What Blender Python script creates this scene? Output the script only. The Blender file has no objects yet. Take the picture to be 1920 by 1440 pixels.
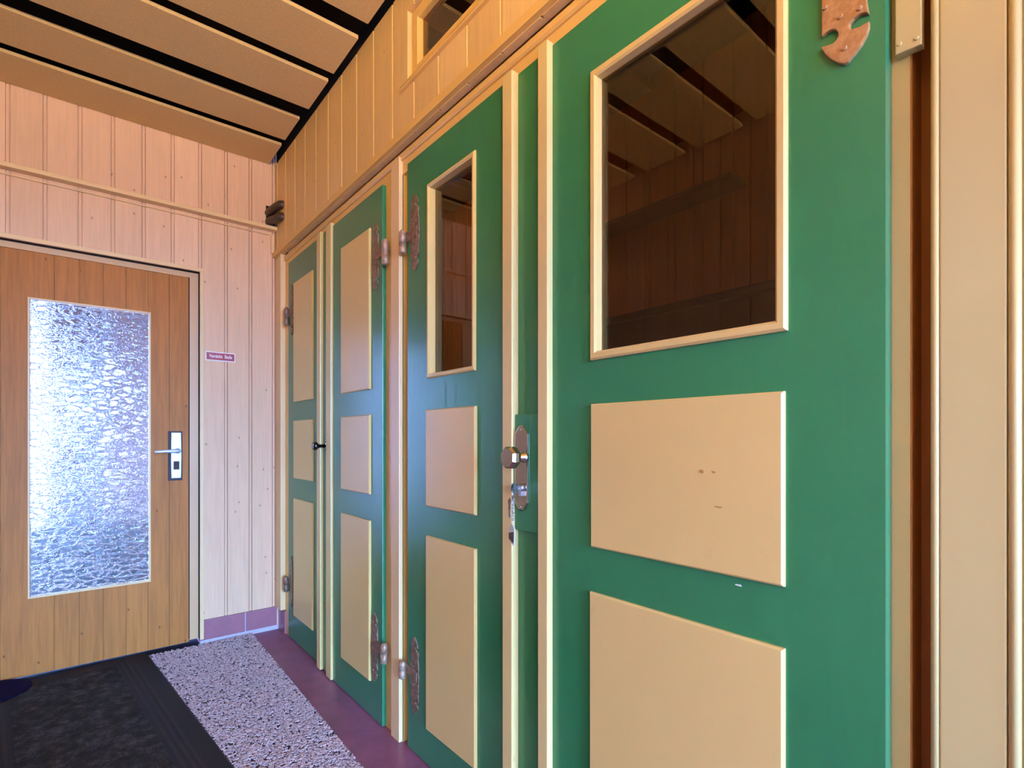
import bpy, bmesh, math, random
from mathutils import Vector, Matrix, noise

random.seed(7)
S = bpy.context.scene
COL = S.collection
EYE = 1.036            # camera height above the floor; z values below marked zz() are measured from eye level


def zz(z):
    return z + EYE


# ------------------------------------------------------------------ materials
def lin(c):
    return tuple(((v / 255) / 12.92 if v / 255 <= .04045 else ((v / 255 + .055) / 1.055) ** 2.4) for v in c)


class NT:
    def __init__(self, name):
        self.m = bpy.data.materials.new(name)
        self.m.use_nodes = True
        self.t = self.m.node_tree
        self.n = self.t.nodes
        self.b = self.n['Principled BSDF']
        self.out = self.n['Material Output']

    def add(self, typ, **kw):
        n = self.n.new(typ)
        for k, v in kw.items():
            if k.startswith('i_'):
                key = k[2:]
                key = int(key) if key.isdigit() else key.replace('_', ' ')
                n.inputs[key].default_value = v
            else:
                setattr(n, k, v)
        return n

    def link(self, a, b):
        self.t.links.new(a, b)

    def coord(self, scale=(1, 1, 1), rot=(0, 0, 0)):
        tc = self.add('ShaderNodeTexCoord')
        mp = self.add('ShaderNodeMapping')
        mp.inputs['Scale'].default_value = scale
        mp.inputs['Rotation'].default_value = rot
        self.link(tc.outputs['Object'], mp.inputs['Vector'])
        return mp.outputs['Vector']

    def noise(self, vec, scale, detail=3, rough=.5, dist=0.):
        n = self.add('ShaderNodeTexNoise')
        n.inputs['Scale'].default_value = scale
        n.inputs['Detail'].default_value = detail
        n.inputs['Roughness'].default_value = rough
        n.inputs['Distortion'].default_value = dist
        self.link(vec, n.inputs['Vector'])
        return n.outputs['Fac']

    def ramp(self, fac, stops, interp='LINEAR'):
        r = self.add('ShaderNodeValToRGB')
        r.color_ramp.interpolation = interp
        e = r.color_ramp.elements
        while len(e) < len(stops):
            e.new(.5)
        for k, (p, c) in enumerate(stops):
            e[k].position = p
            e[k].color = (*c, 1) if len(c) == 3 else c
        self.link(fac, r.inputs['Fac'])
        return r.outputs['Color']

    def mix(self, fac, a, b, mode='MIX'):
        m = self.add('ShaderNodeMix', data_type='RGBA', blend_type=mode)
        for sock, v in ((m.inputs[0], fac), (m.inputs[6], a), (m.inputs[7], b)):
            if isinstance(v, (int, float)):
                sock.default_value = v
            elif isinstance(v, tuple):
                sock.default_value = (*v, 1) if len(v) == 3 else v
            else:
                self.link(v, sock)
        return m.outputs[2]

    def math(self, op, a, b=None):
        m = self.add('ShaderNodeMath', operation=op)
        for k, v in ((0, a), (1, b)):
            if v is None:
                continue
            if isinstance(v, (int, float)):
                m.inputs[k].default_value = v
            else:
                self.link(v, m.inputs[k])
        return m.outputs[0]

    def bump(self, h, strength=.2, dist=.002, prev=None):
        b = self.add('ShaderNodeBump')
        b.inputs['Strength'].default_value = strength
        b.inputs['Distance'].default_value = dist
        self.link(h, b.inputs['Height'])
        if prev is not None:
            self.link(prev, b.inputs['Normal'])
        return b.outputs['Normal']

    def set(self, **kw):
        for k, v in kw.items():
            s = self.b.inputs[k.replace('_', ' ')]
            if isinstance(v, (int, float)):
                s.default_value = v
            elif isinstance(v, tuple):
                s.default_value = (*v, 1) if len(v) == 3 else v
            else:
                self.link(v, s)
        return self


def paint(name, rgb, rough=.35, var=.06, brush=.10, dirt=.0, spec=.5):
    """brushed gloss paint on wood: faint vertical streaks, slight tone changes"""
    k = NT(name)
    c = lin(rgb)
    v = k.coord((1, 1, .06))
    streak = k.noise(v, 260, 3)
    cloud = k.noise(k.coord(), 3.0, 3)
    a = tuple(x * (1 - var) for x in c)
    b = tuple(min(1, x * (1 + var)) for x in c)
    col = k.ramp(cloud, [(.3, a), (.7, b)])
    if dirt:
        d = k.noise(k.coord(), 22, 5, .7)
        col = k.mix(k.ramp(d, [(.64, (0, 0, 0)), (.72, (dirt,) * 3)]), col, tuple(x * .45 for x in c))
    lump = k.noise(k.coord((1, 1, .35)), 38, 2)
    n = k.bump(streak, brush, .0006)
    n = k.bump(lump, brush * 1.2, .0016, n)
    k.set(Base_Color=col, Roughness=rough, Normal=n, Specular_IOR_Level=spec)
    return k.m


def wood(name, rgb, horiz, pitch, start, rough=.5, knots=1.0, grain=.10, pale=None, spec=.4):
    """boards: vertical grain, a tone per board, small knots. horiz = 'X' or 'Y', the axis across the boards"""
    k = NT(name)
    c = lin(rgb)
    tc = k.add('ShaderNodeTexCoord')
    sp = k.add('ShaderNodeSeparateXYZ')
    k.link(tc.outputs['Object'], sp.inputs[0])
    s = sp.outputs[horiz]
    idx = k.math('FLOOR', k.math('DIVIDE', k.math('SUBTRACT', s, start), pitch))
    wn = k.add('ShaderNodeTexWhiteNoise', noise_dimensions='1D')
    k.link(idx, wn.inputs['W'])
    off = k.math('MULTIPLY', wn.outputs['Value'], 11.0)
    cb = k.add('ShaderNodeCombineXYZ')
    k.link(s, cb.inputs[0])
    k.link(off, cb.inputs[1])
    k.link(sp.outputs['Z'], cb.inputs[2])
    mp = k.add('ShaderNodeMapping')
    mp.inputs['Scale'].default_value = (1, 1, .045)
    k.link(cb.outputs[0], mp.inputs['Vector'])
    g = k.noise(mp.outputs['Vector'], 120, 4, .6)
    mp2 = k.add('ShaderNodeMapping')
    mp2.inputs['Scale'].default_value = (1, 1, .09)
    k.link(cb.outputs[0], mp2.inputs['Vector'])
    g2 = k.noise(mp2.outputs['Vector'], 26, 3, .5, 1.2)
    gg = k.math('ADD', k.math('MULTIPLY', g, .6), k.math('MULTIPLY', g2, .4))
    lo = tuple(x * (1 - grain * 1.6) for x in c)
    hi = tuple(min(1, x * (1 + grain)) for x in c)
    col = k.ramp(gg, [(.34, lo), (.62, hi)])
    tone = k.ramp(wn.outputs['Value'], [(0, (.92, .90, .87)), (1, (1.06, 1.06, 1.06))])
    col = k.mix(1.0, col, tone, 'MULTIPLY')
    if knots:
        cb3 = k.add('ShaderNodeCombineXYZ')
        k.link(k.math('ADD', s, off), cb3.inputs[0])
        k.link(k.math('MULTIPLY', sp.outputs['Z'], .62), cb3.inputs[1])
        vo = k.add('ShaderNodeTexVoronoi', voronoi_dimensions='2D')
        vo.inputs['Scale'].default_value = 9.5
        k.link(cb3.outputs[0], vo.inputs['Vector'])
        sc = k.add('ShaderNodeSeparateColor')
        k.link(vo.outputs['Color'], sc.inputs[0])
        sel = k.math('GREATER_THAN', sc.outputs[0], .6)
        dot = k.ramp(vo.outputs['Distance'], [(.018, (1, 1, 1)), (.048, (0, 0, 0))])
        f = k.math('MULTIPLY', k.math('MULTIPLY', dot, sel), .85 * knots)
        col = k.mix(f, col, tuple(x * .33 for x in c))
    n = k.bump(g, .12, .0008)
    k.set(Base_Color=col, Roughness=rough, Normal=n, Specular_IOR_Level=spec)
    return k.m


def plain(name, rgb, rough=.5, metal=0., spec=.5, bump=0., bscale=60):
    k = NT(name)
    c = lin(rgb)
    cl = k.noise(k.coord(), bscale, 4, .6)
    col = k.ramp(cl, [(.3, tuple(x * .88 for x in c)), (.7, tuple(min(1, x * 1.08) for x in c))])
    k.set(Base_Color=col, Roughness=rough, Metallic=metal, Specular_IOR_Level=spec)
    if bump:
        k.set(Normal=k.bump(cl, bump, .001))
    return k.m


def m_rust(name, c1, c2, rough=.42, metal=.85):
    k = NT(name)
    f = k.noise(k.coord(), 70, 5, .7)
    col = k.ramp(f, [(.36, lin(c1)), (.64, lin(c2))])
    k.set(Base_Color=col, Roughness=k.ramp(f, [(.3, (rough,) * 3), (.7, (rough + .2,) * 3)]), Metallic=metal,
          Normal=k.bump(f, .25, .0012))
    return k.m


M = {}
M['plank_right'] = wood('plank_right', (226, 188, 128), 'Y', .1503, 1.3584 - .1503 * 20, rough=.42, knots=.7, grain=.05)
M['plank_back'] = wood('plank_back', (228, 188, 154), 'X', .1168, -.2245 - .1168 * 20, spec=.22, rough=.45, knots=.9, grain=.05)
M['plank_left'] = wood('plank_left', (224, 186, 150), 'Y', .1503, -3., rough=.5, knots=.7, grain=.06)
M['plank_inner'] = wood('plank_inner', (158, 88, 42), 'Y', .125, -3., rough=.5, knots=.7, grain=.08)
M['door_wood'] = wood('door_wood', (176, 112, 48), 'X', .0853, -.2465 - .0853 * 20, rough=.5, knots=1.1, grain=.13, spec=.25)
M['trim_wood'] = paint('trim_paint', (226, 192, 140), .38, .05, .10)
M['trim_orange'] = paint('trim_orange_paint', (224, 180, 104), .38, .05, .12)
M['cream'] = paint('cream_paint', (216, 186, 118), .34, .035, .10, dirt=.10)
M['cream_bead'] = paint('cream_bead_paint', (216, 190, 126), .32, .05, .14, dirt=.25)
M['cream_post'] = paint('cream_post_paint', (188, 172, 118), .30, .04, .12, dirt=.12)
M['green'] = paint('green_paint', (34, 114, 78), .30, .07, .34, spec=.6)
M['board'] = plain('ceiling_board_paint', (212, 178, 120), .75, bump=.05, bscale=160)
M['black'] = plain('dark_backing', (16, 11, 8), .9)
M['iron'] = m_rust('old_iron', (92, 70, 56), (156, 130, 110), .38, .4)
M['iron_bright'] = m_rust('worn_iron', (128, 100, 82), (186, 158, 134), .42, .35)
M['brown_plate'] = m_rust('painted_iron', (150, 108, 66), (182, 140, 94), .4, .1)
M['brass'] = plain('nickel_brass', (192, 184, 170), .2, metal=1.0, bscale=25)
M['chrome'] = m_rust('steel', (170, 172, 182), (200, 202, 214), .18, 1.0)
M['alu'] = plain('satin_aluminium', (214, 224, 236), .34, metal=.35)
M['dark_gap'] = plain('dark_gasket', (44, 20, 24), .6)
M['knob_black'] = plain('black_enamel', (16, 14, 14), .12, spec=.7)
M['pipe'] = plain('brown_pipe', (66, 48, 40), .45, bump=.05)
M['cable'] = plain('cable_white', (225, 205, 190), .5)
M['red'] = plain('sign_red', (150, 14, 40), .35)
M['white'] = plain('sign_white', (250, 244, 246), .4)
M['grout'] = plain('silicone', (176, 172, 186), .45)
M['tile'] = plain('skirting_tile', (146, 94, 106), .35, bump=.03, bscale=14)
M['navy'] = plain('navy_rubber', (3, 3, 40), .7, spec=.05)
M['tag'] = plain('tag_plastic', (176, 176, 168), .3)
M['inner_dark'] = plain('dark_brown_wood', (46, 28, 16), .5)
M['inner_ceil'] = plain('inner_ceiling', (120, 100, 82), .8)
M['rebate'] = paint('rebate_shade_paint', (160, 102, 44), .4, .06, .1)  # darker than the casing: shade in the recess painted into the colour
M['trim_brown'] = paint('trim_brown_paint', (208, 164, 116), .4, .05, .1)
M['mat_rib'] = plain('mat_rib', (40, 38, 41), .85, bump=.3, bscale=200, spec=.2)
M['chip_dark'] = plain('chipped_paint', (176, 128, 66), .6)
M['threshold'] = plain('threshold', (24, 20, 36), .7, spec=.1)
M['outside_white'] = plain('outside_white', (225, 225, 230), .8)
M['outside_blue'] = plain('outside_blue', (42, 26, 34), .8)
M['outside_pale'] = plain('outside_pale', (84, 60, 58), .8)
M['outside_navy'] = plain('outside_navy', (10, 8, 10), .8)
M['outside_ground'] = plain('outside_ground', (112, 92, 96), .9)
M['lamp_shade'] = plain('lamp_shade', (240, 230, 210), .4)


def floor_mat():
    k = NT('floor_stone')
    c = lin((126, 72, 100))
    cl = k.noise(k.coord(), 9, 5, .6)
    sp = k.noise(k.coord(), 190, 2, .6)
    col = k.ramp(cl, [(.3, tuple(x * .72 for x in c)), (.7, tuple(x * 1.2 for x in c))])
    col = k.mix(k.ramp(sp, [(.66, (0, 0, 0)), (.72, (.5, .5, .5))]), col, lin((190, 160, 170)))
    col = k.mix(k.ramp(sp, [(.28, (.5, .5, .5)), (.34, (0, 0, 0))]), col, lin((60, 34, 44)))
    k.set(Base_Color=col, Roughness=.34, Normal=k.bump(sp, .08, .0006))
    return k.m


M['floor'] = floor_mat()


def mat_rubber():
    k = NT('mat_felt')
    f = k.noise(k.coord(), 230, 4, .75)
    g = k.noise(k.coord(), 26, 5, .65)
    h = k.math('ADD', k.math('MULTIPLY', f, .45), k.math('MULTIPLY', g, .55))
    col = k.ramp(h, [(.38, lin((20, 19, 20))), (.52, lin((38, 37, 39))), (.62, lin((72, 70, 72)))])
    k.set(Base_Color=col, Roughness=.95, Normal=k.bump(f, .5, .003), Specular_IOR_Level=.15)
    return k.m


M['mat'] = mat_rubber()
M['mat_edge'] = plain('mat_border', (24, 23, 27), .75, bump=.1, bscale=200, spec=.2)


def pile_mat():
    k = NT('carpet_pile')
    inf = k.noise(k.coord(), 120, 3, .6)
    col = k.ramp(inf, [(.33, lin((104, 90, 104))), (.47, lin((200, 184, 194))), (.68, lin((235, 224, 228)))])
    k.set(Base_Color=col, Roughness=.85, Specular_IOR_Level=.25)
    return k.m


M['pile'] = pile_mat()
M['carpet_base'] = plain('carpet_base', (58, 50, 60), .95)


def obscure_glass():
    """cathedral glass: flat cells in a wavy net of raised veins"""
    k = NT('obscure_glass')
    v = k.coord((1, 1, 1.9), (0, math.radians(16), 0))
    nd = k.add('ShaderNodeTexNoise')
    nd.inputs['Scale'].default_value = 34
    nd.inputs['Detail'].default_value = 3
    k.link(v, nd.inputs['Vector'])
    add = k.add('ShaderNodeVectorMath', operation='MULTIPLY_ADD')
    k.link(nd.outputs['Color'], add.inputs[0])
    add.inputs[1].default_value = (.045, .0, .045)
    k.link(v, add.inputs[2])
    flat = k.add('ShaderNodeVectorMath', operation='MULTIPLY')
    k.link(add.outputs[0], flat.inputs[0])
    flat.inputs[1].default_value = (1, 0, 1)
    vo = k.add('ShaderNodeTexVoronoi', feature='DISTANCE_TO_EDGE')
    vo.inputs['Scale'].default_value = 21
    k.link(flat.outputs[0], vo.inputs['Vector'])
    vein = k.ramp(vo.outputs['Distance'], [(0., (1, 1, 1)), (.07, (.55, .55, .55)), (.17, (0, 0, 0))], 'EASE')
    fine = k.noise(flat.outputs[0], 38, 2)
    h = k.math('ADD', vein, k.math('MULTIPLY', fine, .35))
    n = k.bump(h, 1.0, .0028)
    k.set(Base_Color=(.94, .90, 1.0), Roughness=.04, IOR=1.45, Transmission_Weight=1.0, Normal=n)
    return k.m


M['obscure'] = obscure_glass()
k = NT('brown_glass')
k.set(Base_Color=(.66, .50, .36), Roughness=.0, IOR=1.5, Transmission_Weight=1.0)
M['pane'] = k.m


# ------------------------------------------------------------------ geometry helpers
def box(bm, x0, x1, y0, y1, z0, z1, bev=0.):
    x0, x1 = sorted((x0, x1))
    y0, y1 = sorted((y0, y1))
    z0, z1 = sorted((z0, z1))
    t = bmesh.new() if bev else bm
    vs = [t.verts.new((x, y, z)) for x in (x0, x1) for y in (y0, y1) for z in (z0, z1)]
    for f in ((0, 1, 3, 2), (4, 6, 7, 5), (0, 4, 5, 1), (2, 3, 7, 6), (0, 2, 6, 4), (1, 5, 7, 3)):
        t.faces.new([vs[i] for i in f])
    if bev:
        bmesh.ops.bevel(t, geom=list(t.edges), offset=bev, segments=2, profile=.6, affect='EDGES')
        merge(bm, t)


def merge(bm, t):
    mp = {}
    for v in t.verts:
        mp[v] = bm.verts.new(v.co)
    for f in t.faces:
        nf = bm.faces.new([mp[v] for v in f.verts])
        nf.smooth = f.smooth
        nf.material_index = f.material_index
    t.free()


def prism(bm, pts, axis, a, b, bev=0.):
    """closed outline extruded along an axis. pts are (u, v): X -> (y,z), Y -> (x,z), Z -> (x,y)"""
    t = bmesh.new()

    def P(u, v, w):
        return {'X': (w, u, v), 'Y': (u, w, v), 'Z': (u, v, w)}[axis]
    A = [t.verts.new(P(u, v, a)) for u, v in pts]
    B = [t.verts.new(P(u, v, b)) for u, v in pts]
    n = len(pts)
    t.faces.new(A)
    t.faces.new(B)
    for i in range(n):
        t.faces.new((A[i], A[(i + 1) % n], B[(i + 1) % n], B[i]))
    bmesh.ops.recalc_face_normals(t, faces=t.faces)
    if bev:
        es = [e for e in t.edges if e.verts[0] in B and e.verts[1] in B] + [e for e in t.edges if e.verts[0] in A and e.verts[1] in A]
        bmesh.ops.bevel(t, geom=es, offset=bev, segments=2, profile=.6, affect='EDGES')
    merge(bm, t)


def tube(bm, path, r, n=12, caps=True):
    """round bar along a list of points; r a number or a list"""
    path = [Vector(p) for p in path]
    rs = r if isinstance(r, (list, tuple)) else [r] * len(path)
    rings = []
    up = None
    for i, p in enumerate(path):
        d = (path[min(i + 1, len(path) - 1)] - path[max(i - 1, 0)]).normalized()
        if up is None:
            up = Vector((0, 0, 1)) if abs(d.z) < .9 else Vector((1, 0, 0))
        a = d.cross(up).normalized()
        b = a.cross(d).normalized()
        up = b
        rings.append([bm.verts.new(p + rs[i] * (math.cos(2 * math.pi * k / n) * a + math.sin(2 * math.pi * k / n) * b)) for k in range(n)])
    for q in range(len(rings) - 1):
        for k in range(n):
            f = bm.faces.new((rings[q][k], rings[q][(k + 1) % n], rings[q + 1][(k + 1) % n], rings[q + 1][k]))
            f.smooth = True
    if caps:
        bm.faces.new(rings[0][::-1])
        bm.faces.new(rings[-1])


def ring_x(bm, y0, y1, z0, z1, w, xf, xb, slope=.004):
    """mitred frame in the plane of the right wall: outer rectangle, width w, front at xf, back at xb"""
    def rect(d, x):
        return [bm.verts.new((x, y, z)) for y, z in ((y0 + d, z0 + d), (y1 - d, z0 + d), (y1 - d, z1 - d), (y0 + d, z1 - d))]
    R = [rect(0, xb), rect(0, xf + slope), rect(slope, xf), rect(w - slope, xf), rect(w, xf + slope), rect(w, xb)]
    for a in range(len(R)):
        A, B = R[a], R[(a + 1) % len(R)]
        for i in range(4):
            bm.faces.new((A[i], A[(i + 1) % 4], B[(i + 1) % 4], B[i]))


def obj(name, bm, mat, parent=None, smooth=False):
    bmesh.ops.recalc_face_normals(bm, faces=bm.faces)
    me = bpy.data.meshes.new(name)
    bm.to_mesh(me)
    bm.free()
    for mm in (mat if isinstance(mat, list) else [mat]):
        me.materials.append(mm)
    if smooth:
        for p in me.polygons:
            p.use_smooth = True
    o = bpy.data.objects.new(name, me)
    COL.objects.link(o)
    if parent:
        o.parent = parent
        o.matrix_parent_inverse = parent.matrix_world.inverted()
    return o


def empty(name, loc=(0, 0, 0)):
    o = bpy.data.objects.new(name, None)
    o.location = loc
    o.empty_display_size = .05
    COL.objects.link(o)
    o.matrix_world = Matrix.Translation(loc)
    return o


def tag(o, label, cat, kind=None, group=None):
    o['label'] = label
    o['category'] = cat
    if kind:
        o['kind'] = kind
    if group:
        o['group'] = group
    return o


def struct(name, bm, mat, label, cat, parent=None):
    o = obj(name, bm, mat, parent)
    return tag(o, label, cat, 'structure')


def B():
    return bmesh.new()


def planks(bm, horiz, s0, s1, z0, z1, face, pitch, start, style, thick=.022):
    """boarded panel; horiz 'Y' faces -X at x=face, horiz 'X' faces -Y at y=face"""
    g = []
    i = math.ceil((s0 - start) / pitch - .02)
    while start + i * pitch < s1:
        g.append(start + i * pitch)
        i += 1
    prof = [(s0, 0.)]
    for s in g:
        if style == 'wide':
            pr = [(-.0085, 0), (-.0078, .012), (-.0050, .012), (-.0044, .0030), (.0044, .0030), (.0050, .012), (.0078, .012), (.0085, 0)]
        elif style == 'slit':
            pr = [(-.0022, 0), (-.0014, .007), (.0014, .007), (.0022, 0)]
        else:
            pr = [(-.0040, 0), (-.0032, .008), (.0020, .008), (.0042, .0010), (.0052, 0)]
        if s - .008 < s0 or s + .008 > s1:
            continue
        prof += [(s + a, b) for a, b in pr]
    prof += [(s1, 0.), (s1, thick), (s0, thick)]
    A, C = [], []
    for s, d in prof:
        p = (face + d, s) if horiz == 'Y' else (s, face + d)
        A.append(bm.verts.new((*p, z0)))
        C.append(bm.verts.new((*p, z1)))
    n = len(prof)
    for i in range(n):
        bm.faces.new((A[i], A[(i + 1) % n], C[(i + 1) % n], C[i]))
    bm.faces.new(A)
    bm.faces.new(C)


XL, YF, YB = -.72, -3.80, 3.05         # left wall, front wall, back wall
# ------------------------------------------------------------------ shell
b = B()
box(b, XL - .1, .95, YF - .1, YB + .12, -.12, 0)
struct('floor', b, M['floor'], 'dark mauve speckled stone floor along the foot of the green doors', 'floor')

root = tag(empty('ceiling', (0, 1.2, zz(1.6))), 'painted ceiling of wide boards with black gaps between them', 'ceiling', 'structure')
b = B()
box(b, XL - .1, .88, YF - .1, YB + .12, zz(1.56), zz(1.62))
box(b, .842, .875, YF, YB, zz(1.4935), zz(1.565))
obj('backing', b, M['black'], root)
edges = [(2.811, 3.047, 1.488), (2.5285, 2.754, 1.490), (2.1654, 2.4036, 1.475), (1.863, 2.1066, 1.475), (1.54, 1.7798, 1.478),
         (1.235, 1.475, 1.478), (.93, 1.17, 1.478), (.625, .865, 1.478), (.32, .56, 1.478), (.015, .255, 1.478), (-.29, -.05, 1.478),
         (-.595, -.355, 1.478), (-.9, -.66, 1.478)] + [(-1.205 - .305 * i, -.965 - .305 * i, 1.478) for i in range(9)]
for y0, y1, z in edges:
    b = B()
    box(b, XL + .02, .800, y0, y1, zz(z), zz(z) + .014, .0015)
    obj('ceiling_board', b, M['board'], root)

# upper right wall of boards with the opening of the small window
WY0, WY1, WZ0, WZ1 = 1.105, 1.5535, 1.165, 1.403
b = B()
PR, PS = .1503, 1.3584
planks(b, 'Y', WY1, YB, zz(.985), zz(1.493), .835, PR, PS, 'v')
planks(b, 'Y', WY0, WY1, zz(.985), zz(WZ0), .835, PR, PS, 'v')
planks(b, 'Y', WY0, WY1, zz(WZ1), zz(1.493), .835, PR, PS, 'v')
planks(b, 'Y', YF, WY0, zz(.985), zz(1.493), .835, PR, PS, 'v')
planks(b, 'Y', YF, .095, 0, zz(.985), .870, PR, PS, 'v')
struct('wall_right', b, M['plank_right'], 'upper wall of vertical tan boards above the green doors', 'wall')

b = B()
PB, PBS = .1168, -.2245
planks(b, 'X', .4749, .862, .122, zz(.843), YB, PB, PBS, 'wide')
planks(b, 'X', XL, .862, zz(.843), zz(1.60), YB, PB, PBS, 'wide')
box(b, .85, .89, YB + .024, YB + .05, 0, zz(1.6))
planks(b, 'X', XL, -.46, 0, zz(.843), YB, PB, PBS, 'wide')
struct('wall_back', b, M['plank_back'], 'end wall of pale vertical boards around the glazed plank door', 'wall')

b = B()
LW0, LW1, LWZ0, LWZ1 = -2.05, -1.62, 1.25, 1.80
planks(b, 'Y', LW1, YB, 0, zz(1.60), XL, PR, PS, 'v')
planks(b, 'Y', YF, LW0, 0, zz(1.60), XL, PR, PS, 'v')
planks(b, 'Y', LW0, LW1, 0, LWZ0, XL, PR, PS, 'v')
planks(b, 'Y', LW0, LW1, LWZ1, zz(1.60), XL, PR, PS, 'v')
for v in b.verts:
    v.co.x = 2 * XL - v.co.x
struct('wall_left', b, M['plank_left'], 'boarded wall opposite the green doors', 'wall')

b = B()
OX0, OX1, OZ1 = -.60, .72, 2.15
box(b, XL, OX0, YF - .04, YF, 0, zz(1.56))
box(b, OX1, .89, YF - .04, YF, 0, zz(1.56))
box(b, OX0, OX1, YF - .04, YF, OZ1, zz(1.56))
struct('wall_front', b, M['trim_wood'], 'wall behind the viewer with the open entrance', 'wall')

# space behind the green doors
b = B()
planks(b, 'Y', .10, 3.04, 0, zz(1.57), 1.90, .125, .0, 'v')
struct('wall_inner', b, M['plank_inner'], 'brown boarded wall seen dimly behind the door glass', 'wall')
b = B()
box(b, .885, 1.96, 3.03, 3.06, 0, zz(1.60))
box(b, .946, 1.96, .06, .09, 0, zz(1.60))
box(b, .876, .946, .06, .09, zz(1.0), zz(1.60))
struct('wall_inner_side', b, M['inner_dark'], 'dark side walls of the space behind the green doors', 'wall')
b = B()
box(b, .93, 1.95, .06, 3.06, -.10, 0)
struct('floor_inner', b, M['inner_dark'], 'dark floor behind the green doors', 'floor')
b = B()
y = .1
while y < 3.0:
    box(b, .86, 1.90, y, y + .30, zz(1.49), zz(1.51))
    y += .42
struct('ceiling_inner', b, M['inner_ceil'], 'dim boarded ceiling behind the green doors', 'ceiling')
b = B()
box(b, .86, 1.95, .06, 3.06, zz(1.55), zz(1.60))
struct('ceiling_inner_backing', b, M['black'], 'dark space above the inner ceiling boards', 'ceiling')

# ------------------------------------------------------------------ trims
b = B()
box(b, XL, .833, 3.004, YB + .002, zz(1.1245), zz(1.1430), .002)
box(b, XL, .802, 3.038, YB + .002, zz(1.1035), zz(1.1085), .0012)
box(b, .8105, .8265, 3.036, YB + .002, zz(1.008), zz(1.104), .001)
t = struct('trim_1', b, M['trim_wood'], 'narrow wooden ledge across the end wall above the glazed door', 'ledge')

b = B()
prism(b, [(.836, zz(.987)), (.820, zz(.987)), (.820, zz(1.013)), (.829, zz(1.024)), (.836, zz(1.026))], 'Y', .02, YB)
struct('trim_2', b, M['trim_orange'], 'tan cornice board running over the tops of the green doors', 'cornice')

# frame of the green doors: head, corner post, middle post, right casing
b = B()
box(b, .860, .93, .10, 2.99, zz(.905), zz(.952))
prism(b, [(.93, zz(.950)), (.8545, zz(.950)), (.850, zz(.9535)), (.8565, zz(.957)), (.854, zz(.960)), (.8535, zz(.966)), (.853, zz(.9745)), (.93, zz(.9745))], 'Y', .10, 2.99)
box(b, .895, .93, .10, 3.02, zz(.97), zz(1.145))
box(b, .860, .93, 2.895, 2.99, 0, zz(.905))
box(b, .860, .93, 1.634, 1.780, 0, zz(.905))
box(b, .886, .93, 1.590, 1.634, 0, zz(.905))
struct('trim_3', b, M['trim_orange'], 'tan head frame with a grooved moulding above the green doors', 'door frame')
b = B()
box(b, .835, .875, 2.9535, YB + .001, .122, zz(.988), .0015)
struct('trim_4', b, M['trim_wood'], 'tan corner post between the end wall and the far green door', 'post')
b = B()
box(b, .846, .865, 1.634, 1.694, .0, zz(.962), .002)
struct('trim_5', b, M['trim_wood'], 'tan post between the panelled doors and the glazed green doors', 'post')
b = B()
box(b, .880, .925, .2114, .2330, 0, zz(.952))
box(b, .864, .925, .1122, .1768, 0, zz(.99), .002)
tube(b, [(.8675, .1814, 0), (.8675, .1814, zz(.99))], .0051, 12)
tube(b, [(.8685, .1057, 0), (.8685, .1057, zz(.99))], .0063, 12)
box(b, .874, .90, .0965, .1125, 0, zz(.99))
struct('trim_6', b, M['cream_post'], 'broad cream casing with a rounded bead right of the widest door', 'door casing')

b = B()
box(b, .925, .945, .12, .30, 0, zz(.99))  # recess floor and side in the darkened colour that stands for shade
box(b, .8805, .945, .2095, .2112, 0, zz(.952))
struct('trim_10', b, M['rebate'], 'rebate with its shade painted in dark brown, between the widest door and the broad cream casing', 'door frame')
b = B()
CX = .4749
box(b, XL + .30, CX + .0165, 3.036, YB + .03, zz(.8388), zz(.8575), .0015)
box(b, CX, CX + .0165, 3.036, YB + .03, .028, zz(.8388), .0015)
struct('trim_7', b, M['trim_wood'], 'slim tan casing around the glazed plank door', 'door casing')
b = B()
box(b, -.46, .482, 3.079, 3.12, zz(.811), zz(.90))
box(b, .4345, .482, 3.079, 3.12, .026, zz(.811))
box(b, -.46, -.335, 3.079, 3.12, 0, zz(.811))
box(b, -.46, -.31, 3.1235, 3.15, 0, zz(.90))
box(b, .415, .482, 3.1235, 3.15, .026, zz(.90))
box(b, -.31, .415, 3.1235, 3.15, zz(.785), zz(.90))
struct('trim_8', b, M['trim_brown'], 'pale frame behind the slim casing of the glazed plank door', 'door frame')

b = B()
box(b, -.46, .4745, 3.050, 3.0795, zz(.8372), zz(.8386))  # dark strips added where the casing only casts shade
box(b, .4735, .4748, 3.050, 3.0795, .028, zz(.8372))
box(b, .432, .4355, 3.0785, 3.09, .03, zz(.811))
struct('trim_11', b, M['threshold'], 'dark strip painted in for the shade in the rebate around the glazed plank door', 'shade strip')

# skirting tiles
root = tag(empty('baseboard_back', (.66, YB, 0)), 'low mauve skirting tiles right of the glazed plank door', 'skirting', 'structure')
for x0, x1 in ((.4775, .6825), (.6870, .842)):
    b = B()
    box(b, x0, x1, YB - .006, YB + .012, .020, .121, .0015)
    obj('tile', b, M['tile'], root)
b = B()
box(b, .477, .843, YB - .004, YB + .012, .018, .119)
prism(b, [(YB - .016, .001), (YB - .004, .022), (YB + .01, .022), (YB + .01, .001)], 'X', .477, .846)
obj('grout', b, M['grout'], root)
b = B()
box(b, .850, .872, 2.934, 3.044, .0, .119, .0015)
struct('baseboard_right', b, M['tile'], 'short mauve skirting tile under the corner post', 'skirting')
b = B()
box(b, -.46, .4755, 3.02, 3.2, -.10, .004)
struct('trim_9', b, M['threshold'], 'dark threshold under the glazed plank door', 'threshold')

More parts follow.
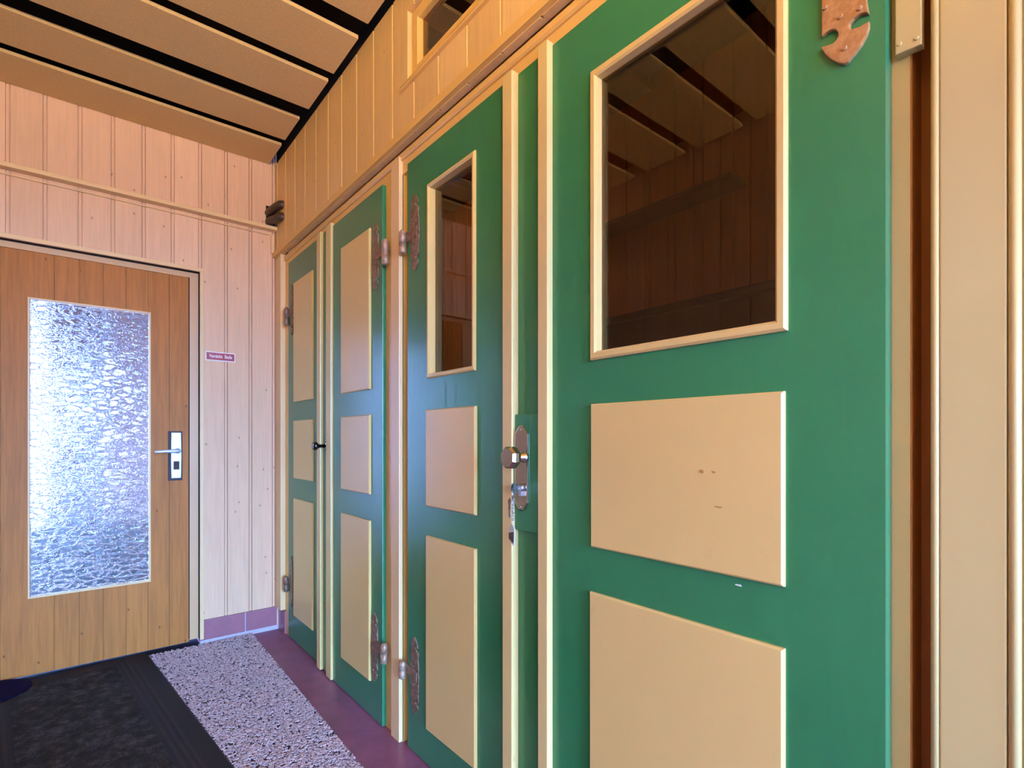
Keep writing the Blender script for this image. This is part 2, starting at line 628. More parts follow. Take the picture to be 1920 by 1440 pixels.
# ------------------------------------------------------------------ small window high on the right wall
win = tag(empty('window_1', (.86, 1.33, zz(1.28))), 'small window set high in the boards above the green doors', 'window', 'structure')
b = B()
ring_x(b, 1.140, 1.545, zz(1.178), zz(1.3995), .036, .848, .880, .004)
obj('window_frame', b, M['trim_orange'], win)
b = B()
box(b, .868, .871, 1.172, 1.512, zz(1.21), zz(1.37))
obj('window_pane', b, M['pane'], win)
b = B()
prism(b, [(.880, zz(1.150)), (.824, zz(1.150)), (.822, zz(1.153)), (.826, zz(1.166)), (.852, zz(1.196)), (.880, zz(1.196))], 'Y', 1.10, 1.5855)
obj('window_sill', b, M['trim_orange'], win)
b = B()
box(b, .838, .90, 1.105, 1.140, zz(1.165), zz(1.403))
obj('window_jamb', b, M['trim_orange'], win)

# ------------------------------------------------------------------ parts of the green doors
def raised_panel(parent, xf, xb, y0, y1, z0, z1):
    b = B()
    t = .0035
    R = []
    for d, x in ((0, xb), (0, xf + t), (t, xf)):
        R.append([b.verts.new((x, y, z)) for y, z in ((y0 + d, zz(z0) + d), (y1 - d, zz(z0) + d), (y1 - d, zz(z1) - d), (y0 + d, zz(z1) - d))])
    for a, c in ((0, 1), (1, 2)):
        for i in range(4):
            b.faces.new((R[a][i], R[a][(i + 1) % 4], R[c][(i + 1) % 4], R[c][i]))
    b.faces.new(R[2])
    b.faces.new(R[0])
    return obj('panel', b, M['cream'], parent)


def spindle(cy, cz, w, h, notch=.10):
    """outline of the hinge strap: pointed ends, round notches, swelling waist"""
    half = [(.500, .02), (.478, .26), (.450, .50), (.415, .68), (.385, .78), (.370, .74), (.358, .44), (.345, .36), (.330, .44), (.320, .78), (.295, .90),
            (.250, .84), (.215, .78), (.175, .88), (.12, .96), (.07, .92), (.0, 1.0)]
    prof = half + [(-a, q) for a, q in half[-2::-1]]
    left = [(cy + q * w / 2, cz + a * h) for a, q in prof]
    right = [(cy - q * w / 2, cz + a * h) for a, q in prof[::-1]]
    return left + right


def smooth(pts, n=4):
    m = len(pts)
    out = []
    for i in range(m):
        p0, p1, p2, p3 = pts[i - 1], pts[i], pts[(i + 1) % m], pts[(i + 2) % m]
        for k in range(n):
            t = k / n
            out.append(tuple(.5 * (2 * b_ + (c_ - a_) * t + (2 * a_ - 5 * b_ + 4 * c_ - d_) * t * t + (3 * b_ - a_ - 3 * c_ + d_) * t ** 3)
                             for a_, b_, c_, d_ in zip(p0, p1, p2, p3)))
    return out


def chip(parent, x, cy, cz, w, h, mat, seed):
    rr = random.Random(seed)
    b = B()
    pts = []
    for i in range(9):
        a = math.tau * i / 9
        q = .55 + .45 * rr.random()
        pts.append((cy + w / 2 * q * math.cos(a), zz(cz) + h / 2 * q * math.sin(a)))
    prism(b, pts, 'X', x - .0004, x + .0004)
    return obj('paint_chip', b, M[mat], parent)


def hinge(parent, xf, cy, cz, w, h, ky, kz0, kz1, kx, r, mat='iron', kmat='iron_bright'):
    """strap plate on the leaf at xf, arm to a knuckle at (kx, ky)"""
    b = B()
    prism(b, spindle(cy, zz(cz), w, h), 'X', xf - .0035, xf + .001, .0008)
    s = 1 if ky > cy else -1
    km = zz((kz0 + kz1) / 2)
    kh = (kz1 - kz0) / 2
    prism(b, [(cy - s * w * .30, zz(cz) - .016), (cy - s * w * .30, zz(cz) + .016), (ky, km + kh * .75), (ky, km - kh * .15)], 'X', xf - .0055, xf - .0022, .0006)
    for a in (.36, -.34):
        tube(b, [(xf - .0030, cy - s * w * .12, zz(cz) + a * h), (xf - .0062, cy - s * w * .12, zz(cz) + a * h)], [.0042, .0030], 10)
    for a in (.12, -.12):
        tube(b, [(xf - .0030, cy + s * w * .1, zz(cz) + a * h), (xf - .0058, cy + s * w * .1, zz(cz) + a * h)], [.0038, .0026], 10)
    o = obj('hinge', b, M[mat], parent)
    b = B()
    za, zb = zz(kz0), zz(kz1)
    L = zb - za
    tube(b, [(kx, ky, za), (kx, ky, za + .003), (kx, ky, za + L * .44), (kx, ky, za + L * .45), (kx, ky, za + L * .47), (kx, ky, za + L * .48), (kx, ky, zb - .008), (kx, ky, zb - .003), (kx, ky, zb)],
         [r * .7, r, r, r * .8, r * .8, r, r, r * .62, r * .45], 16)
    obj('knuckle', b, M[kmat], o)
    return o


def bead(parent, x0, x1, y0, y1, z0, z1):
    b = B()
    box(b, x0, x1, y0, y1, zz(z0), zz(z1), .0028)
    return obj('bead', b, M['cream_bead'], parent)


# --- door_2: the far narrow leaf
d2 = tag(empty('door_2', (.87, 2.68, 0)), 'far narrow green door with three cream panels next to the end wall', 'door', 'structure')
b = B()
box(b, .857, .89, 2.372, 2.8925, .004, zz(.9255), .002)
obj('leaf', b, M['green'], d2)
for z0, z1 in ((.187, .793), (-.199, .0925), (-.899, -.3015)):
    raised_panel(d2, .848, .858, 2.505, 2.783, z0, z1)
b = B()
box(b, .850, .860, 2.235, 2.41, .004, zz(.922), .001)
cs = obj('cover_strip', b, M['green'], d2)
bead(cs, .835, .852, 2.361, 2.4054, -1.031, .926)
bead(cs, .835, .852, 2.2335, 2.2895, -1.032, .926)
hinge(d2, .857, 2.830, .668, .05, .262, 2.886, .594, .690, .845, .011, 'iron', 'iron')
hinge(d2, .857, 2.836, -.738, .05, .262, 2.893, -.802, -.720, .845, .011, 'iron', 'iron')
b = B()
KY, KZ = 2.325, zz(-.031)
tube(b, [(.850, KY, KZ), (.846, KY, KZ), (.8445, KY, KZ), (.842, KY, KZ)], [.020, .020, .017, .012], 20)
tube(b, [(.843, KY, KZ), (.828, KY, KZ), (.816, KY, KZ), (.809, KY, KZ), (.806, KY, KZ), (.797, KY, KZ), (.792, KY, KZ), (.789, KY, KZ)],
     [.0085, .0065, .0085, .016, .0188, .0188, .0145, .006], 20)
obj('knob', b, M['knob_black'], d2)

# --- door_3: panelled leaf with hinges towards the middle post
d3 = tag(empty('door_3', (.86, 1.99, 0)), 'green door with three cream panels and hinges towards the middle post', 'door', 'structure')
b = B()
box(b, .845, .862, 1.758, 2.2335, .003, zz(.9135), .0022)
obj('leaf', b, M['green'], d3)
for z0, z1 in ((.1855, .785), (-.2065, .0905), (-.9005, -.3045)):
    raised_panel(d3, .836, .846, 1.852, 2.126, z0, z1)
hinge(d3, .845, 1.812, .668, .058, .248, 1.722, .615, .705, .838, .0125)
hinge(d3, .845, 1.820, -.765, .060, .252, 1.730, -.795, -.722, .838, .0125)


def glazed_leaf(parent, x0, x1, y0, y1, z0, z1, g):
    """leaf with a glass opening g = (y0, y1, z0, z1)"""
    b = B()
    gy0, gy1, gz0, gz1 = g
    box(b, x0, x1, y0, gy0, zz(z0), zz(z1))
    box(b, x0, x1, gy1, y1, zz(z0), zz(z1))
    box(b, x0, x1, gy0, gy1, zz(gz1), zz(z1))
    box(b, x0, x1, gy0, gy1, zz(z0), zz(gz0))
    bmesh.ops.remove_doubles(b, verts=b.verts, dist=1e-5)
    return obj('leaf', b, M['green'], parent)


# --- door_4: glazed leaf left of the lock
d4 = tag(empty('door_4', (.87, 1.3, 0)), 'narrow glazed green door carrying the brass lock plate', 'door', 'structure')
glazed_leaf(d4, .857, .89, 1.03, 1.594, -1.032, .924, (1.208, 1.448, .200, .793))
b = B()
ring_x(b, 1.1975, 1.4575, zz(.1905), zz(.803), .0140, .849, .885, .004)
obj('glazing_frame', b, M['cream'], d4)
b = B()
box(b, .874, .878, 1.205, 1.450, zz(.198), zz(.796))
obj('glass_pane', b, M['pane'], d4)
for z0, z1 in ((-.2118, .0917), (-.917, -.305)):
    raised_panel(d4, .848, .858, 1.1926, 1.4607, z0, z1)
b = B()
box(b, .856, .862, .910, 1.04, .004, zz(.917))
cs = obj('cover_strip', b, M['green'], d4)
bead(cs, .835, .859, 1.0155, 1.0535, -1.031, .921)
bead(cs, .835, .855, .8869, .9198, -1.031, .921)
hinge(d4, .857, 1.5420, .678, .062, .252, 1.6045, .624, .702, .8440, .0122)
hinge(d4, .857, 1.5420, -.778, .057, .254, 1.6060, -.806, -.746, .8440, .0122)
# lock block, escutcheon, knob
b = B()
box(b, .844, .858, .921, 1.0145, zz(-.226), zz(.061), .002)
lk = obj('lock_block', b, M['green'], d4)
b = B()
PY0, PY1, PZ0, PZ1 = .9605, 1.0095, zz(-.176), zz(.0335)
c = .017
oct_ = [(PY0 + c, PZ0), (PY1 - c, PZ0), (PY1, PZ0 + c * 1.2), (PY1, PZ1 - c * 1.2), (PY1 - c, PZ1), (PY0 + c, PZ1), (PY0, PZ1 - c * 1.2), (PY0, PZ0 + c * 1.2)]
prism(b, oct_, 'X', .8385, .8445, .0030)
pc = (PY0 + PY1) / 2
for z in (PZ0 + .010, PZ1 - .010):
    tube(b, [(.8390, pc, z), (.8365, pc, z)], [.0032, .0022], 10)
plate = obj('lock_plate', b, M['brass'], lk)
b = B()
ky, kz = .9690, zz(-.0442)
tube(b, [(.8385, ky, kz), (.833, ky, kz), (.831, ky, kz), (.806, ky, kz)], [.0135, .0135, .0095, .0095], 20)


def octa(r):
    return [(ky + r * math.cos(math.radians(22.5 + 45 * i)), kz + r * math.sin(math.radians(22.5 + 45 * i))) for i in range(8)]


R8 = []
for x, r in ((.810, .013), (.806, .0245), (.798, .0278), (.788, .0278), (.781, .0235)):
    R8.append([b.verts.new((x, y, z)) for y, z in octa(r)])
for q in range(len(R8) - 1):
    for i in range(8):
        b.faces.new((R8[q][i], R8[q][(i + 1) % 8], R8[q + 1][(i + 1) % 8], R8[q + 1][i]))
b.faces.new(R8[0])
b.faces.new(R8[-1])
obj('door_knob', b, M['brass'], lk)
b = B()
CYY, CZZ = .977, zz(-.1185)
tube(b, [(.840, CYY, CZZ), (.829, CYY, CZZ), (.8275, CYY, CZZ)], [.0100, .0100, .0085], 18)
box(b, .828, .840, CYY - .0050, CYY + .0050, CZZ - .020, CZZ)
obj('lock_cylinder', b, M['chrome'], lk)

# --- door_5: wide glazed leaf nearest the viewer
d5 = tag(empty('door_5', (.86, .55, 0)), 'wide green door with a large glass pane nearest the viewer', 'door', 'structure')
glazed_leaf(d5, .852, .878, .2325, .8875, -1.032, .914, (.375, .750, .180, .775))
b = B()
ring_x(b, .3600, .7655, zz(.1680), zz(.784), .0175, .843, .874, .004)
obj('glazing_frame', b, M['cream'], d5)
b = B()
box(b, .864, .868, .372, .753, zz(.178), zz(.778))
obj('glass_pane', b, M['pane'], d5)
p5 = raised_panel(d5, .843, .853, .3640, .7631, -.2297, .0742)
raised_panel(d5, .843, .853, .3640, .7661, -.930, -.326)
for i, (cy, cz, w_, h_) in enumerate(((.502, -.057, .010, .009), (.480, -.057, .011, .005), (.471, -.116, .016, .004))):
    chip(p5, .843, cy, cz, w_, h_, 'chip_dark', i)
chip(d5, .852, .440, -.244, .017, .0042, 'white', 9)
# upper strap hinge: only its lower end shows, with its cream painted plate on the frame
b = B()
out = [(0.2536, 0.7152), (0.2536, 0.6108), (0.2521, 0.5983), (0.2511, 0.5901), (0.2546, 0.5935), (0.2617, 0.5955), (0.2689, 0.5935), (0.2736, 0.5893), (0.2742, 0.5843), (0.2715, 0.5798), (0.2679, 0.5788), (0.2617, 0.5774), (0.2546, 0.5778), (0.2506, 0.5782), (0.2504, 0.5706), (0.2536, 0.5609), (0.2597, 0.5517), (0.2679, 0.5435), (0.2763, 0.5369), (0.2805, 0.5365), (0.288, 0.5415), (0.2978, 0.5518), (0.3056, 0.5634), (0.3106, 0.5749), (0.3109, 0.5773), (0.3033, 0.575), (0.2956, 0.5736), (0.2912, 0.5759), (0.2885, 0.5803), (0.2891, 0.5866), (0.2923, 0.5922), (0.2978, 0.5955), (0.3044, 0.5952), (0.3103, 0.5931), (0.3106, 0.6474), (0.3106, 0.758)]
prism(b, [(u, zz(v)) for u, v in out], 'X', .8455, .8530, .0012)
for u, v in [(0.2858, 0.6057), (0.28, 0.5574), (0.2617, 0.6031), (0.3061, 0.6316)]:
    tube(b, [(.8455, u, zz(v)), (.8430, u, zz(v))], [.0040, .0026], 10)
hg = obj('hinge', b, M['brown_plate'], d5)
b = B()
prism(b, [(.2250, zz(.526)), (.2250, zz(.92)), (.1955, zz(.92)), (.1955, zz(.524))], 'X', .865, .880, .0015)
tube(b, [(.866, .2200, zz(.538)), (.8632, .2200, zz(.538))], [.0035, .0022], 10)
tube(b, [(.866, .2010, zz(.535)), (.8632, .2010, zz(.535))], [.0035, .0022], 10)
obj('frame_plate', b, M['cream_post'], hg)

# ------------------------------------------------------------------ door_1: the glazed plank door in the end wall
d1 = tag(empty('door_1', (.05, 3.10, 0)), 'brown plank door with a tall rippled glass pane in the end wall', 'door', 'structure')
GX0, GX1, GZ0, GZ1 = -.1655, .2745, -.6905, .6125
YD = 3.085
DS = [-.3325 + .0001] + [-.2490, -.1650, -.0785, .0063, .0921, .1776, .2628, .3486, .4336]
b = B()


def door_boards(b, x0, x1, z0, z1, y):
    prof = [(x0, 0)]
    for s in DS:
        if x0 + .006 < s < x1 - .006:
            prof += [(s - .0016, 0), (s - .0010, .007), (s + .0010, .007), (s + .0016, 0)]
    prof += [(x1, 0), (x1, .038), (x0, .038)]
    A = [b.verts.new((s, y + d, zz(z0))) for s, d in prof]
    C = [b.verts.new((s, y + d, zz(z1))) for s, d in prof]
    n = len(prof)
    for i in range(n):
        b.faces.new((A[i], A[(i + 1) % n], C[(i + 1) % n], C[i]))
    b.faces.new(A)
    b.faces.new(C)


door_boards(b, -.3325, GX0, -1.021, .8105, YD)
door_boards(b, GX1, .4336, -1.021, .8105, YD)
door_boards(b, GX0, GX1, GZ1, .8105, YD)
door_boards(b, GX0, GX1, -1.021, GZ0, YD)
obj('leaf', b, M['door_wood'], d1)
b = B()
w = .0065
for x0, x1, z0, z1 in ((GX0, GX0 + w, GZ0, GZ1), (GX1 - w, GX1, GZ0, GZ1), (GX0 + w, GX1 - w, GZ0, GZ0 + w), (GX0 + w, GX1 - w, GZ1 - w, GZ1)):
    box(b, x0, x1, YD - .003, YD + .030, zz(z0), zz(z1), .001)
obj('glazing_bead', b, M['trim_wood'], d1)
b = B()
box(b, GX0 + .004, GX1 - .004, YD + .010, YD + .016, zz(GZ0) + .004, zz(GZ1) - .004)
obj('glass_pane', b, M['obscure'], d1)
b = B()
box(b, .3445, .4055, YD - .003, YD + .001, zz(-.206), zz(.0385))
hp = obj('handle', b, M['dark_gap'], d1)
b = B()
prism(b, [(.3575, zz(-.194)), (.3985, zz(-.194)), (.4005, zz(-.10)), (.3985, zz(.031)), (.3575, zz(.031)), (.3555, zz(-.10))], 'Y', YD - .011, YD - .002, .002)
obj('handle_plate', b, M['alu'], hp)
b = B()
LZ = zz(-.0590)
tube(b, [(.384, YD - .010, LZ), (.384, YD - .018, LZ), (.384, YD - .043, LZ + .001)], [.014, .011, .009], 16)
tube(b, [(.392, YD - .047, LZ), (.388, YD - .048, LZ), (.370, YD - .049, LZ), (.330, YD - .049, LZ - .001), (.296, YD - .048, LZ - .003), (.287, YD - .048, LZ - .003), (.285, YD - .048, LZ - .003)],
     [.004, .0100, .0100, .0078, .0062, .0060, .003], 14)
obj('lever', b, M['alu'], hp)
b = B()
box(b, .366, .391, YD - .0125, YD - .010, zz(-.152), zz(-.110), .001)
tube(b, [(.3785, YD - .0110, zz(-.123)), (.3785, YD - .0165, zz(-.123))], [.0095, .0088], 16)
obj('lock_cylinder', b, M['dark_gap'], hp)

# ------------------------------------------------------------------ things
# sign
sg = tag(empty('sign', (.5684, YB, zz(.422))), 'small dark red sign with white lettering beside the glazed door', 'sign')
b = B()
box(b, .5005, .6365, YB - .0030, YB + .001, zz(.399), zz(.4450), .0005)
obj('border', b, M['white'], sg)
b = B()
box(b, .5045, .6325, YB - .0036, YB - .0025, zz(.4035), zz(.4405))
obj('plate', b, M['red'], sg)


def text(body, name, size, loc, mat, parent, extrude=.0004, sx=1.0):
    cu = bpy.data.curves.new(name, 'FONT')
    cu.body = body
    cu.size = size
    cu.extrude = extrude
    cu.offset = size * .012
    cu.align_x = 'CENTER'
    cu.align_y = 'CENTER'
    o = bpy.data.objects.new(name, cu)
    COL.objects.link(o)
    dg = bpy.context.evaluated_depsgraph_get()
    me = bpy.data.meshes.new_from_object(o.evaluated_get(dg))
    bpy.data.objects.remove(o)
    me.name = name
    me.materials.clear()
    me.materials.append(mat)
    me.transform(Matrix.Translation(loc) @ Matrix.Rotation(math.radians(90), 4, 'X') @ Matrix.Diagonal((sx, 1, 1, 1)))
    o = bpy.data.objects.new(name, me)
    COL.objects.link(o)
    o.parent = parent
    o.matrix_parent_inverse = parent.matrix_world.inverted()
    return o


text('Vorsicht  Stufe', 'lettering', .0235, (.5690, YB - .0040, zz(.4225)), M['white'], sg, .0004, .74)

# pipes and cable in the corner
b = B()
box(b, .787, .832, YB - .0015, YB + .001, zz(1.152), zz(1.262))
hole = tag(obj('wall_opening', b, M['black']), 'dark square hole in the end wall where the pipes come out', 'hole', 'structure')


def pipe(z0, z1, x0, y1, r, label):
    b = B()
    tube(b, [(x0, YB + .02, zz(z0)), (x0 + .002, YB - .02, zz(z0 + .002)), (x0 + .006, YB - .055, zz(z0 * .65 + z1 * .35)), (x0 + .016, YB - .10, zz(z1)), (.826, YB - .135, zz(z1)), (.850, YB - .145, zz(z1))], r, 16)
    return tag(obj('pipe', b, M['pipe'], None), label, 'pipe', None, 'pipes in the corner')


pipe(1.222, 1.232, .800, 0, .021, 'upper dark brown pipe crossing the corner above the ledge')
pipe(1.174, 1.168, .803, 0, .022, 'lower dark brown pipe crossing the corner just over the ledge')
b = B()
tube(b, [(.815, 3.03, zz(1.56)), (.818, 3.036, zz(1.53)), (.826, 3.042, zz(1.505)), (.8285, 3.044, zz(1.47)), (.8285, 3.044, zz(1.38)), (.8285, 3.044, zz(1.30)), (.824, 3.03, zz(1.245))], .0028, 10)
tag(obj('cable', b, M['cable']), 'thin white cable down the corner under the ceiling boards', 'cable')

# keys hanging from the lock
kr = tag(empty('key_ring', (.81, .972, zz(-.13))), 'ring of keys with a plastic tag hanging from the brass lock', 'keys')
b = B()
box(b, .813, .829, CYY - .0012, CYY + .0012, CZZ - .0035, CZZ + .0035)
tube(b, [(.812, CYY - .001, CZZ), (.812, CYY + .001, CZZ)], .0125, 18)
obj('key', b, M['chrome'], kr)


def torus(b, c, R, r, ax, n=20, m=8):
    pts = []
    for i in range(n + 1):
        a = 2 * math.pi * i / n
        if ax == 'X':
            pts.append((c[0], c[1] + R * math.cos(a), c[2] + R * math.sin(a)))
        elif ax == 'Y':
            pts.append((c[0] + R * math.cos(a), c[1], c[2] + R * math.sin(a)))
        else:
            pts.append((c[0] + R * .7 * math.cos(a), c[1] + R * .7 * math.cos(a), c[2] + R * math.sin(a)))
    tube(b, pts, r, m, False)


b = B()
torus(b, (.806, CYY, CZZ - .0135), .0125, .0012, 'D')
obj('split_ring', b, M['chrome'], kr)
b = B()
for q, dz in ((.004, 0),):
    prism(b, [(CYY + .004, CZZ - .022), (CYY + .011, CZZ - .030), (CYY + .009, CZZ - .042), (CYY + .0075, CZZ - .070), (CYY + .0025, CZZ - .072), (CYY + .002, CZZ - .042), (CYY - .001, CZZ - .030)], 'X', .800, .8022, .0004)
obj('key', b, M['iron'], kr)
b = B()
zc = CZZ - .026
i = 0
while zc > CZZ - .082:
    torus(b, (.805, CYY - .002, zc), .0030, .0008, 'X' if i % 2 else 'Y', 10, 6)
    zc -= .0044
    i += 1
obj('chain', b, M['chrome'], kr)
b = B()
tz = CZZ - .083
prism(b, [(CYY - .002, tz), (CYY + .005, tz - .006), (CYY + .011, tz - .022), (CYY + .011, tz - .040), (CYY - .009, tz - .054), (CYY - .011, tz - .040), (CYY - .011, tz - .012)], 'X', .802, .8055, .0006)
tg = obj('tag', b, M['tag'], kr)
b = B()
prism(b, [(CYY + .0085, tz - .024), (CYY + .0085, tz - .038), (CYY - .007, tz - .047), (CYY - .0085, tz - .039), (CYY - .0085, tz - .020)], 'X', .8012, .8022)
obj('tag_label', b, M['pipe'], tg)

# mat
ma = tag(empty('doormat', (.05, 2.3, 0)), 'dark grey felt doormat with ribbed borders in front of the plank door', 'mat')
ang = math.radians(5.62)
ux = Vector((math.sin(-ang) * -1, -math.cos(ang), 0))        # along the mat towards the viewer
ux = Vector((.0980, -.9952, 0))
nx = Vector((-.9952, -.0980, 0))                             # to the left
O = Vector((.2495, 3.062, 0))
W_, L_ = .60, 2.0


def mp(s, t, z):
    p = O + nx * s + ux * t
    return (p.x, p.y, z)


def strip(b, s0, s1, t0, t1, z0, z1):
    vs = [b.verts.new(mp(s, t, z)) for s in (s0, s1) for t in (t0, t1) for z in (z0, z1)]
    for f in ((0, 1, 3, 2), (4, 6, 7, 5), (0, 4, 5, 1), (2, 3, 7, 6), (0, 2, 6, 4), (1, 5, 7, 3)):
        b.faces.new([vs[i] for i in f])


b = B()
strip(b, 0, W_, 0, L_, .0095, .0145)
obj('border', b, M['mat_edge'], ma)
b = B()
strip(b, .125, W_ - .125, .09, L_ - .09, .0100, .0170)
obj('felt', b, M['mat'], ma)
b = B()
for a in (0.056, .076, .098):
    strip(b, a, a + .010, .055, L_ - .05, .0100, .0156)
    strip(b, W_ - a - .010, W_ - a, .055, L_ - .05, .0100, .0156)
strip(b, .12, W_ - .12, .060, .070, .0100, .0154)
obj('rib', b, M['mat_rib'], ma)

# runner with looped pile
ru = tag(empty('carpet_runner', (.45, 2.0, 0)), 'pale speckled loop carpet runner between the doormat and the green doors', 'carpet')
RY0, RY1 = .9, 3.034


def redge(y):
    return .6860 + .0275 * (y - 1.3) / 1.73


b = B()
vs = [b.verts.new(p) for p in ((.2545 + (3.062 - RY0) * .0985, RY0, .001), (redge(RY0), RY0, .001), (redge(RY1), RY1, .001), (.2545 + (3.062 - RY1) * .0985, RY1, .001))]
vt = [b.verts.new((v.co.x, v.co.y, .0065)) for v in vs]
b.faces.new(vs)
b.faces.new(vt)
for i in range(4):
    b.faces.new((vs[i], vs[(i + 1) % 4], vt[(i + 1) % 4], vt[i]))
obj('backing', b, M['carpet_base'], ru)
V, Fc = [], []
rnd = random.Random(3)
N = 19500
for q in range(N):
    y = 1.25 + (3.03 - 1.25) * rnd.random()
    xr = redge(y)
    xl = .2545 + (3.062 - y) * .0985 + .005
    x = xl + (xr - xl) * rnd.random()
    a = rnd.random() * math.tau
    bend = (rnd.random() - .5) * 3.4
    ln = .007 + .009 * rnd.random()
    wd = .0013 + .0007 * rnd.random()
    z = .0065 + rnd.random() * .0034
    px, py = x, y
    base = len(V)
    for st in range(4):
        dx, dy = math.cos(a), math.sin(a)
        hz_ = z + (.0 if st in (0, 3) else .0014)
        ww = wd * (.55 if st in (0, 3) else 1)
        el = .2545 + (3.062 - min(py, 3.033)) * .0985 + .004
        qx = max(el, min(px, redge(py)))
        qy = min(py, 3.033)
        V.append((max(el, qx - dy * ww), qy + dx * ww, hz_ - .0022))
        V.append((qx, qy, hz_ + .0010))
        V.append((max(el, qx + dy * ww), qy - dx * ww, hz_ - .0022))
        px += dx * ln / 3
        py += dy * ln / 3
        a += bend / 3
    for st in range(3):
        k0 = base + st * 3
        Fc.append((k0, k0 + 1, k0 + 4, k0 + 3))
        Fc.append((k0 + 1, k0 + 2, k0 + 5, k0 + 4))
me = bpy.data.meshes.new('pile')
me.from_pydata(V, [], Fc)
me.materials.append(M['pile'])
for p in me.polygons:
    p.use_smooth = True
po = bpy.data.objects.new('pile', me)
COL.objects.link(po)
po.parent = ru
po.matrix_parent_inverse = ru.matrix_world.inverted()
po['kind'] = 'stuff'

# navy pad by the foot of the door
b = B()
pts = []
for i in range(40):
    a = 2 * math.pi * i / 40
    pts.append((-.285 + .142 * math.cos(a), 2.955 + .125 * math.sin(a)))
prism(b, pts, 'Z', .0172, .0225, .0015)
tag(obj('rubber_pad', b, M['navy']), 'dark navy rounded pad lying on the doormat at the foot of the plank door', 'pad')

# cupboard and rail dimly seen behind the glass
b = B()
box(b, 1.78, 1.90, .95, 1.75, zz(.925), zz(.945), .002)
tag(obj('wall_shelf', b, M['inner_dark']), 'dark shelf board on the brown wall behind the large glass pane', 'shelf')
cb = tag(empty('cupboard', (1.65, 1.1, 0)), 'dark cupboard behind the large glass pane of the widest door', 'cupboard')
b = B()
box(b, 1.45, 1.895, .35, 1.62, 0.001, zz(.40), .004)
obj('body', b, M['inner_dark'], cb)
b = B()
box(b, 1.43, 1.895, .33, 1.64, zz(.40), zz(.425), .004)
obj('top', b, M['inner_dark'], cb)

# lamps: an uplighter bowl on the wall behind the viewer, and an unseen lamp added to brighten the space behind the green doors
LIGHT = dict(sky=(.235, .495, 1.0), sky_s=112.0, lamp=(1.0, .73, .22), lamp_s=7300.0, inner=(1.0, .60, .28), inner_s=40.0)


def glow(name, rgb, s):
    g = NT(name)
    em = g.add('ShaderNodeEmission')
    em.inputs['Color'].default_value = (*rgb, 1)
    em.inputs['Strength'].default_value = s
    g.link(em.outputs[0], g.out.inputs['Surface'])
    return g.m


LX, LY, LZ = XL + .17, -1.30, 1.80
wl = tag(empty('wall_lamp', (XL, LY, LZ)), 'uplighter bowl lamp on the boarded wall behind the viewer', 'lamp')
b = B()
prof = [(.02, -.12), (.06, -.105), (.10, -.07), (.13, -.02), (.14, 0), (.134, 0), (.124, -.022), (.094, -.068), (.02, -.110)]
rings = []
for r, dz in prof:
    rings.append([b.verts.new((LX + r * math.cos(math.tau * i / 32), LY + r * math.sin(math.tau * i / 32), LZ + dz)) for i in range(32)])
for q in range(len(rings) - 1):
    for i in range(32):
        b.faces.new((rings[q][i], rings[q][(i + 1) % 32], rings[q + 1][(i + 1) % 32], rings[q + 1][i]))
b.faces.new(rings[0])
b.faces.new(rings[-1])
obj('lamp_bowl', b, M['lamp_shade'], wl)
b = B()
tube(b, [(XL, LY, LZ - .10), (LX, LY, LZ - .115)], .012, 12)
obj('lamp_arm', b, M['lamp_shade'], wl)
b = B()
bmesh.ops.create_icosphere(b, subdivisions=3, radius=.055, matrix=Matrix.Translation((LX, LY, LZ - .030)))
obj('bulb', b, glow('bulb_glow', LIGHT['lamp'], LIGHT['lamp_s']), wl)

il = tag(empty('inner_fill_lamp', (1.35, 2.05, zz(1.49))), 'small unseen lamp added to brighten the space behind the green doors', 'lamp')
x, y, z, r = 1.35, 2.45, zz(1.49), .09
b = B()
tube(b, [(x, y, z), (x, y, z - .03)], [r, r * .95], 24)
obj('lamp_base', b, M['lamp_shade'], il)
b = B()
tube(b, [(x, y, z - .030), (x, y, z - .05), (x, y, z - .07), (x, y, z - .08)], [r * .9, r * .85, r * .55, r * .1], 24)
obj('lamp_glass', b, glow('inner_glow', LIGHT['inner'], LIGHT['inner_s']), il)

# ------------------------------------------------------------------ outside
b = B()
box(b, -120, 120, YF - 160, YF - .04, -.2, -.1)
box(b, -120, XL - .12, YF - .04, 60, -.2, -.1)
struct('ground_front', b, M['outside_ground'], 'paved ground outside the entrance', 'ground')
b = B()
box(b, XL - .1, 4, 3.2, 60, -.2, -.1)
struct('ground_back', b, M['outside_ground'], 'paved ground of the porch behind the plank door', 'ground')
# porch behind the glazed plank door: an oblique sunlit white wall on the left, shaded walls to the right
def wall_between(name, p, q, z0, z1, th, mat, label, cat='wall'):
    d = (Vector(q) - Vector(p)).normalized()
    n = Vector((-d.y, d.x)) * th
    b = B()
    prism(b, [p, q, (q[0] + n.x, q[1] + n.y), (p[0] + n.x, p[1] + n.y)], 'Z', z0, z1)
    struct(name, b, mat, label, cat)


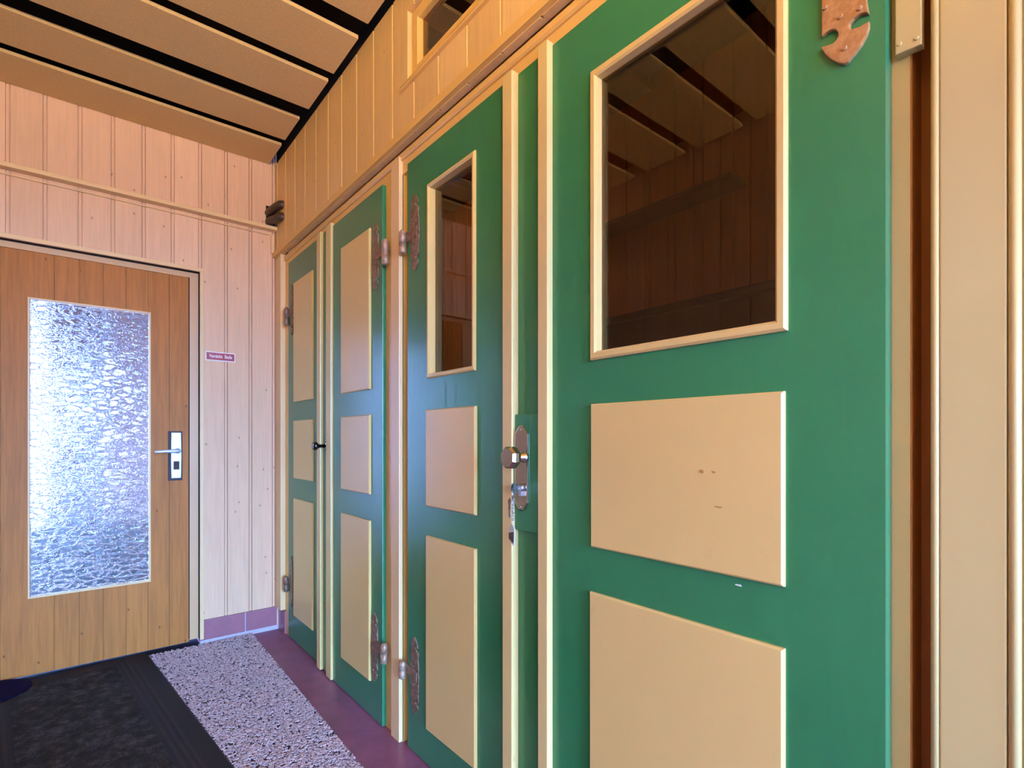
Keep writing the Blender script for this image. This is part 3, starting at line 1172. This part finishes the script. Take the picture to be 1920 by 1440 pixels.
wall_between('wall_porch_white', (-2.4, 6.6), (-.16, 4.9), -.15, 3.4, .1, M['outside_white'], 'sunlit white wall beyond the plank door')
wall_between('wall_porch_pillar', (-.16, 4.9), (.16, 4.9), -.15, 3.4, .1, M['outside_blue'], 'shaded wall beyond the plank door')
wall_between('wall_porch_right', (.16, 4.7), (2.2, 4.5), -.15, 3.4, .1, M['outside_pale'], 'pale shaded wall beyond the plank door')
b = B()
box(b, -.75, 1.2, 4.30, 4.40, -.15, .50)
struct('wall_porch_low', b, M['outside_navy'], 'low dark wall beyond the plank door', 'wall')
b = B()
box(b, -.62, 2.4, 3.21, 5.4, 2.05, 2.15)  # added roof, keeps the sky from brightening the rippled glass
struct('ceiling_sky_shield', b, M['outside_blue'], 'dark roof added to block the sky beyond the plank door', 'ceiling')
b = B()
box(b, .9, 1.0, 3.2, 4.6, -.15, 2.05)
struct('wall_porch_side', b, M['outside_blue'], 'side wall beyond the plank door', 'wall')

su = bpy.data.lights.new('sun', 'SUN')
su.energy = 4.2
su.color = (1.0, .97, .95)
su.angle = .02
so = bpy.data.objects.new('sun', su)
so.rotation_euler = Vector((-1.0, -.15, .85)).to_track_quat('Z', 'Y').to_euler()
so.location = (-6, -1, 6)
COL.objects.link(so)

# ------------------------------------------------------------------ world, portal, camera
w = bpy.data.worlds.new('World')
S.world = w
w.use_nodes = True
bg = w.node_tree.nodes['Background']
bg.inputs['Color'].default_value = (*LIGHT['sky'], 1)
bg.inputs['Strength'].default_value = LIGHT['sky_s']


def portal(name, loc, rot, sx, sy):
    l = bpy.data.lights.new(name, 'AREA')
    l.shape = 'RECTANGLE'
    l.size, l.size_y = sx, sy
    l.cycles.is_portal = True
    o = bpy.data.objects.new(name, l)
    o.location = loc
    o.rotation_euler = rot
    COL.objects.link(o)


portal('window_daylight', (XL - .025, (LW0 + LW1) / 2, (LWZ0 + LWZ1) / 2), (math.radians(90), 0, math.radians(-90)), LW1 - LW0, LWZ1 - LWZ0)
portal('entrance_daylight', ((OX0 + OX1) / 2, YF - .02, OZ1 / 2), (math.radians(90), 0, 0), OX1 - OX0, OZ1)

cam = bpy.data.cameras.new('camera')
cam.sensor_width = 36
cam.lens = 990 / 1920 * 36
cam.shift_y = 103 / 1920
cam.clip_start = .02
co = bpy.data.objects.new('camera', cam)
co.location = (0, 0, EYE)
co.rotation_euler = (math.radians(90), 0, -.68868)
COL.objects.link(co)
S.camera = co

S.view_settings.view_transform = 'Standard'
S.view_settings.look = 'None'
S.view_settings.exposure = 0
S.view_settings.gamma = 1
S.view_settings.use_curve_mapping = False
S.cycles.max_bounces = 12
S.cycles.transmission_bounces = 10
S.cycles.glossy_bounces = 5
S.cycles.diffuse_bounces = 5
S.cycles.use_denoising = True
S.cycles.sample_clamp_indirect = 6
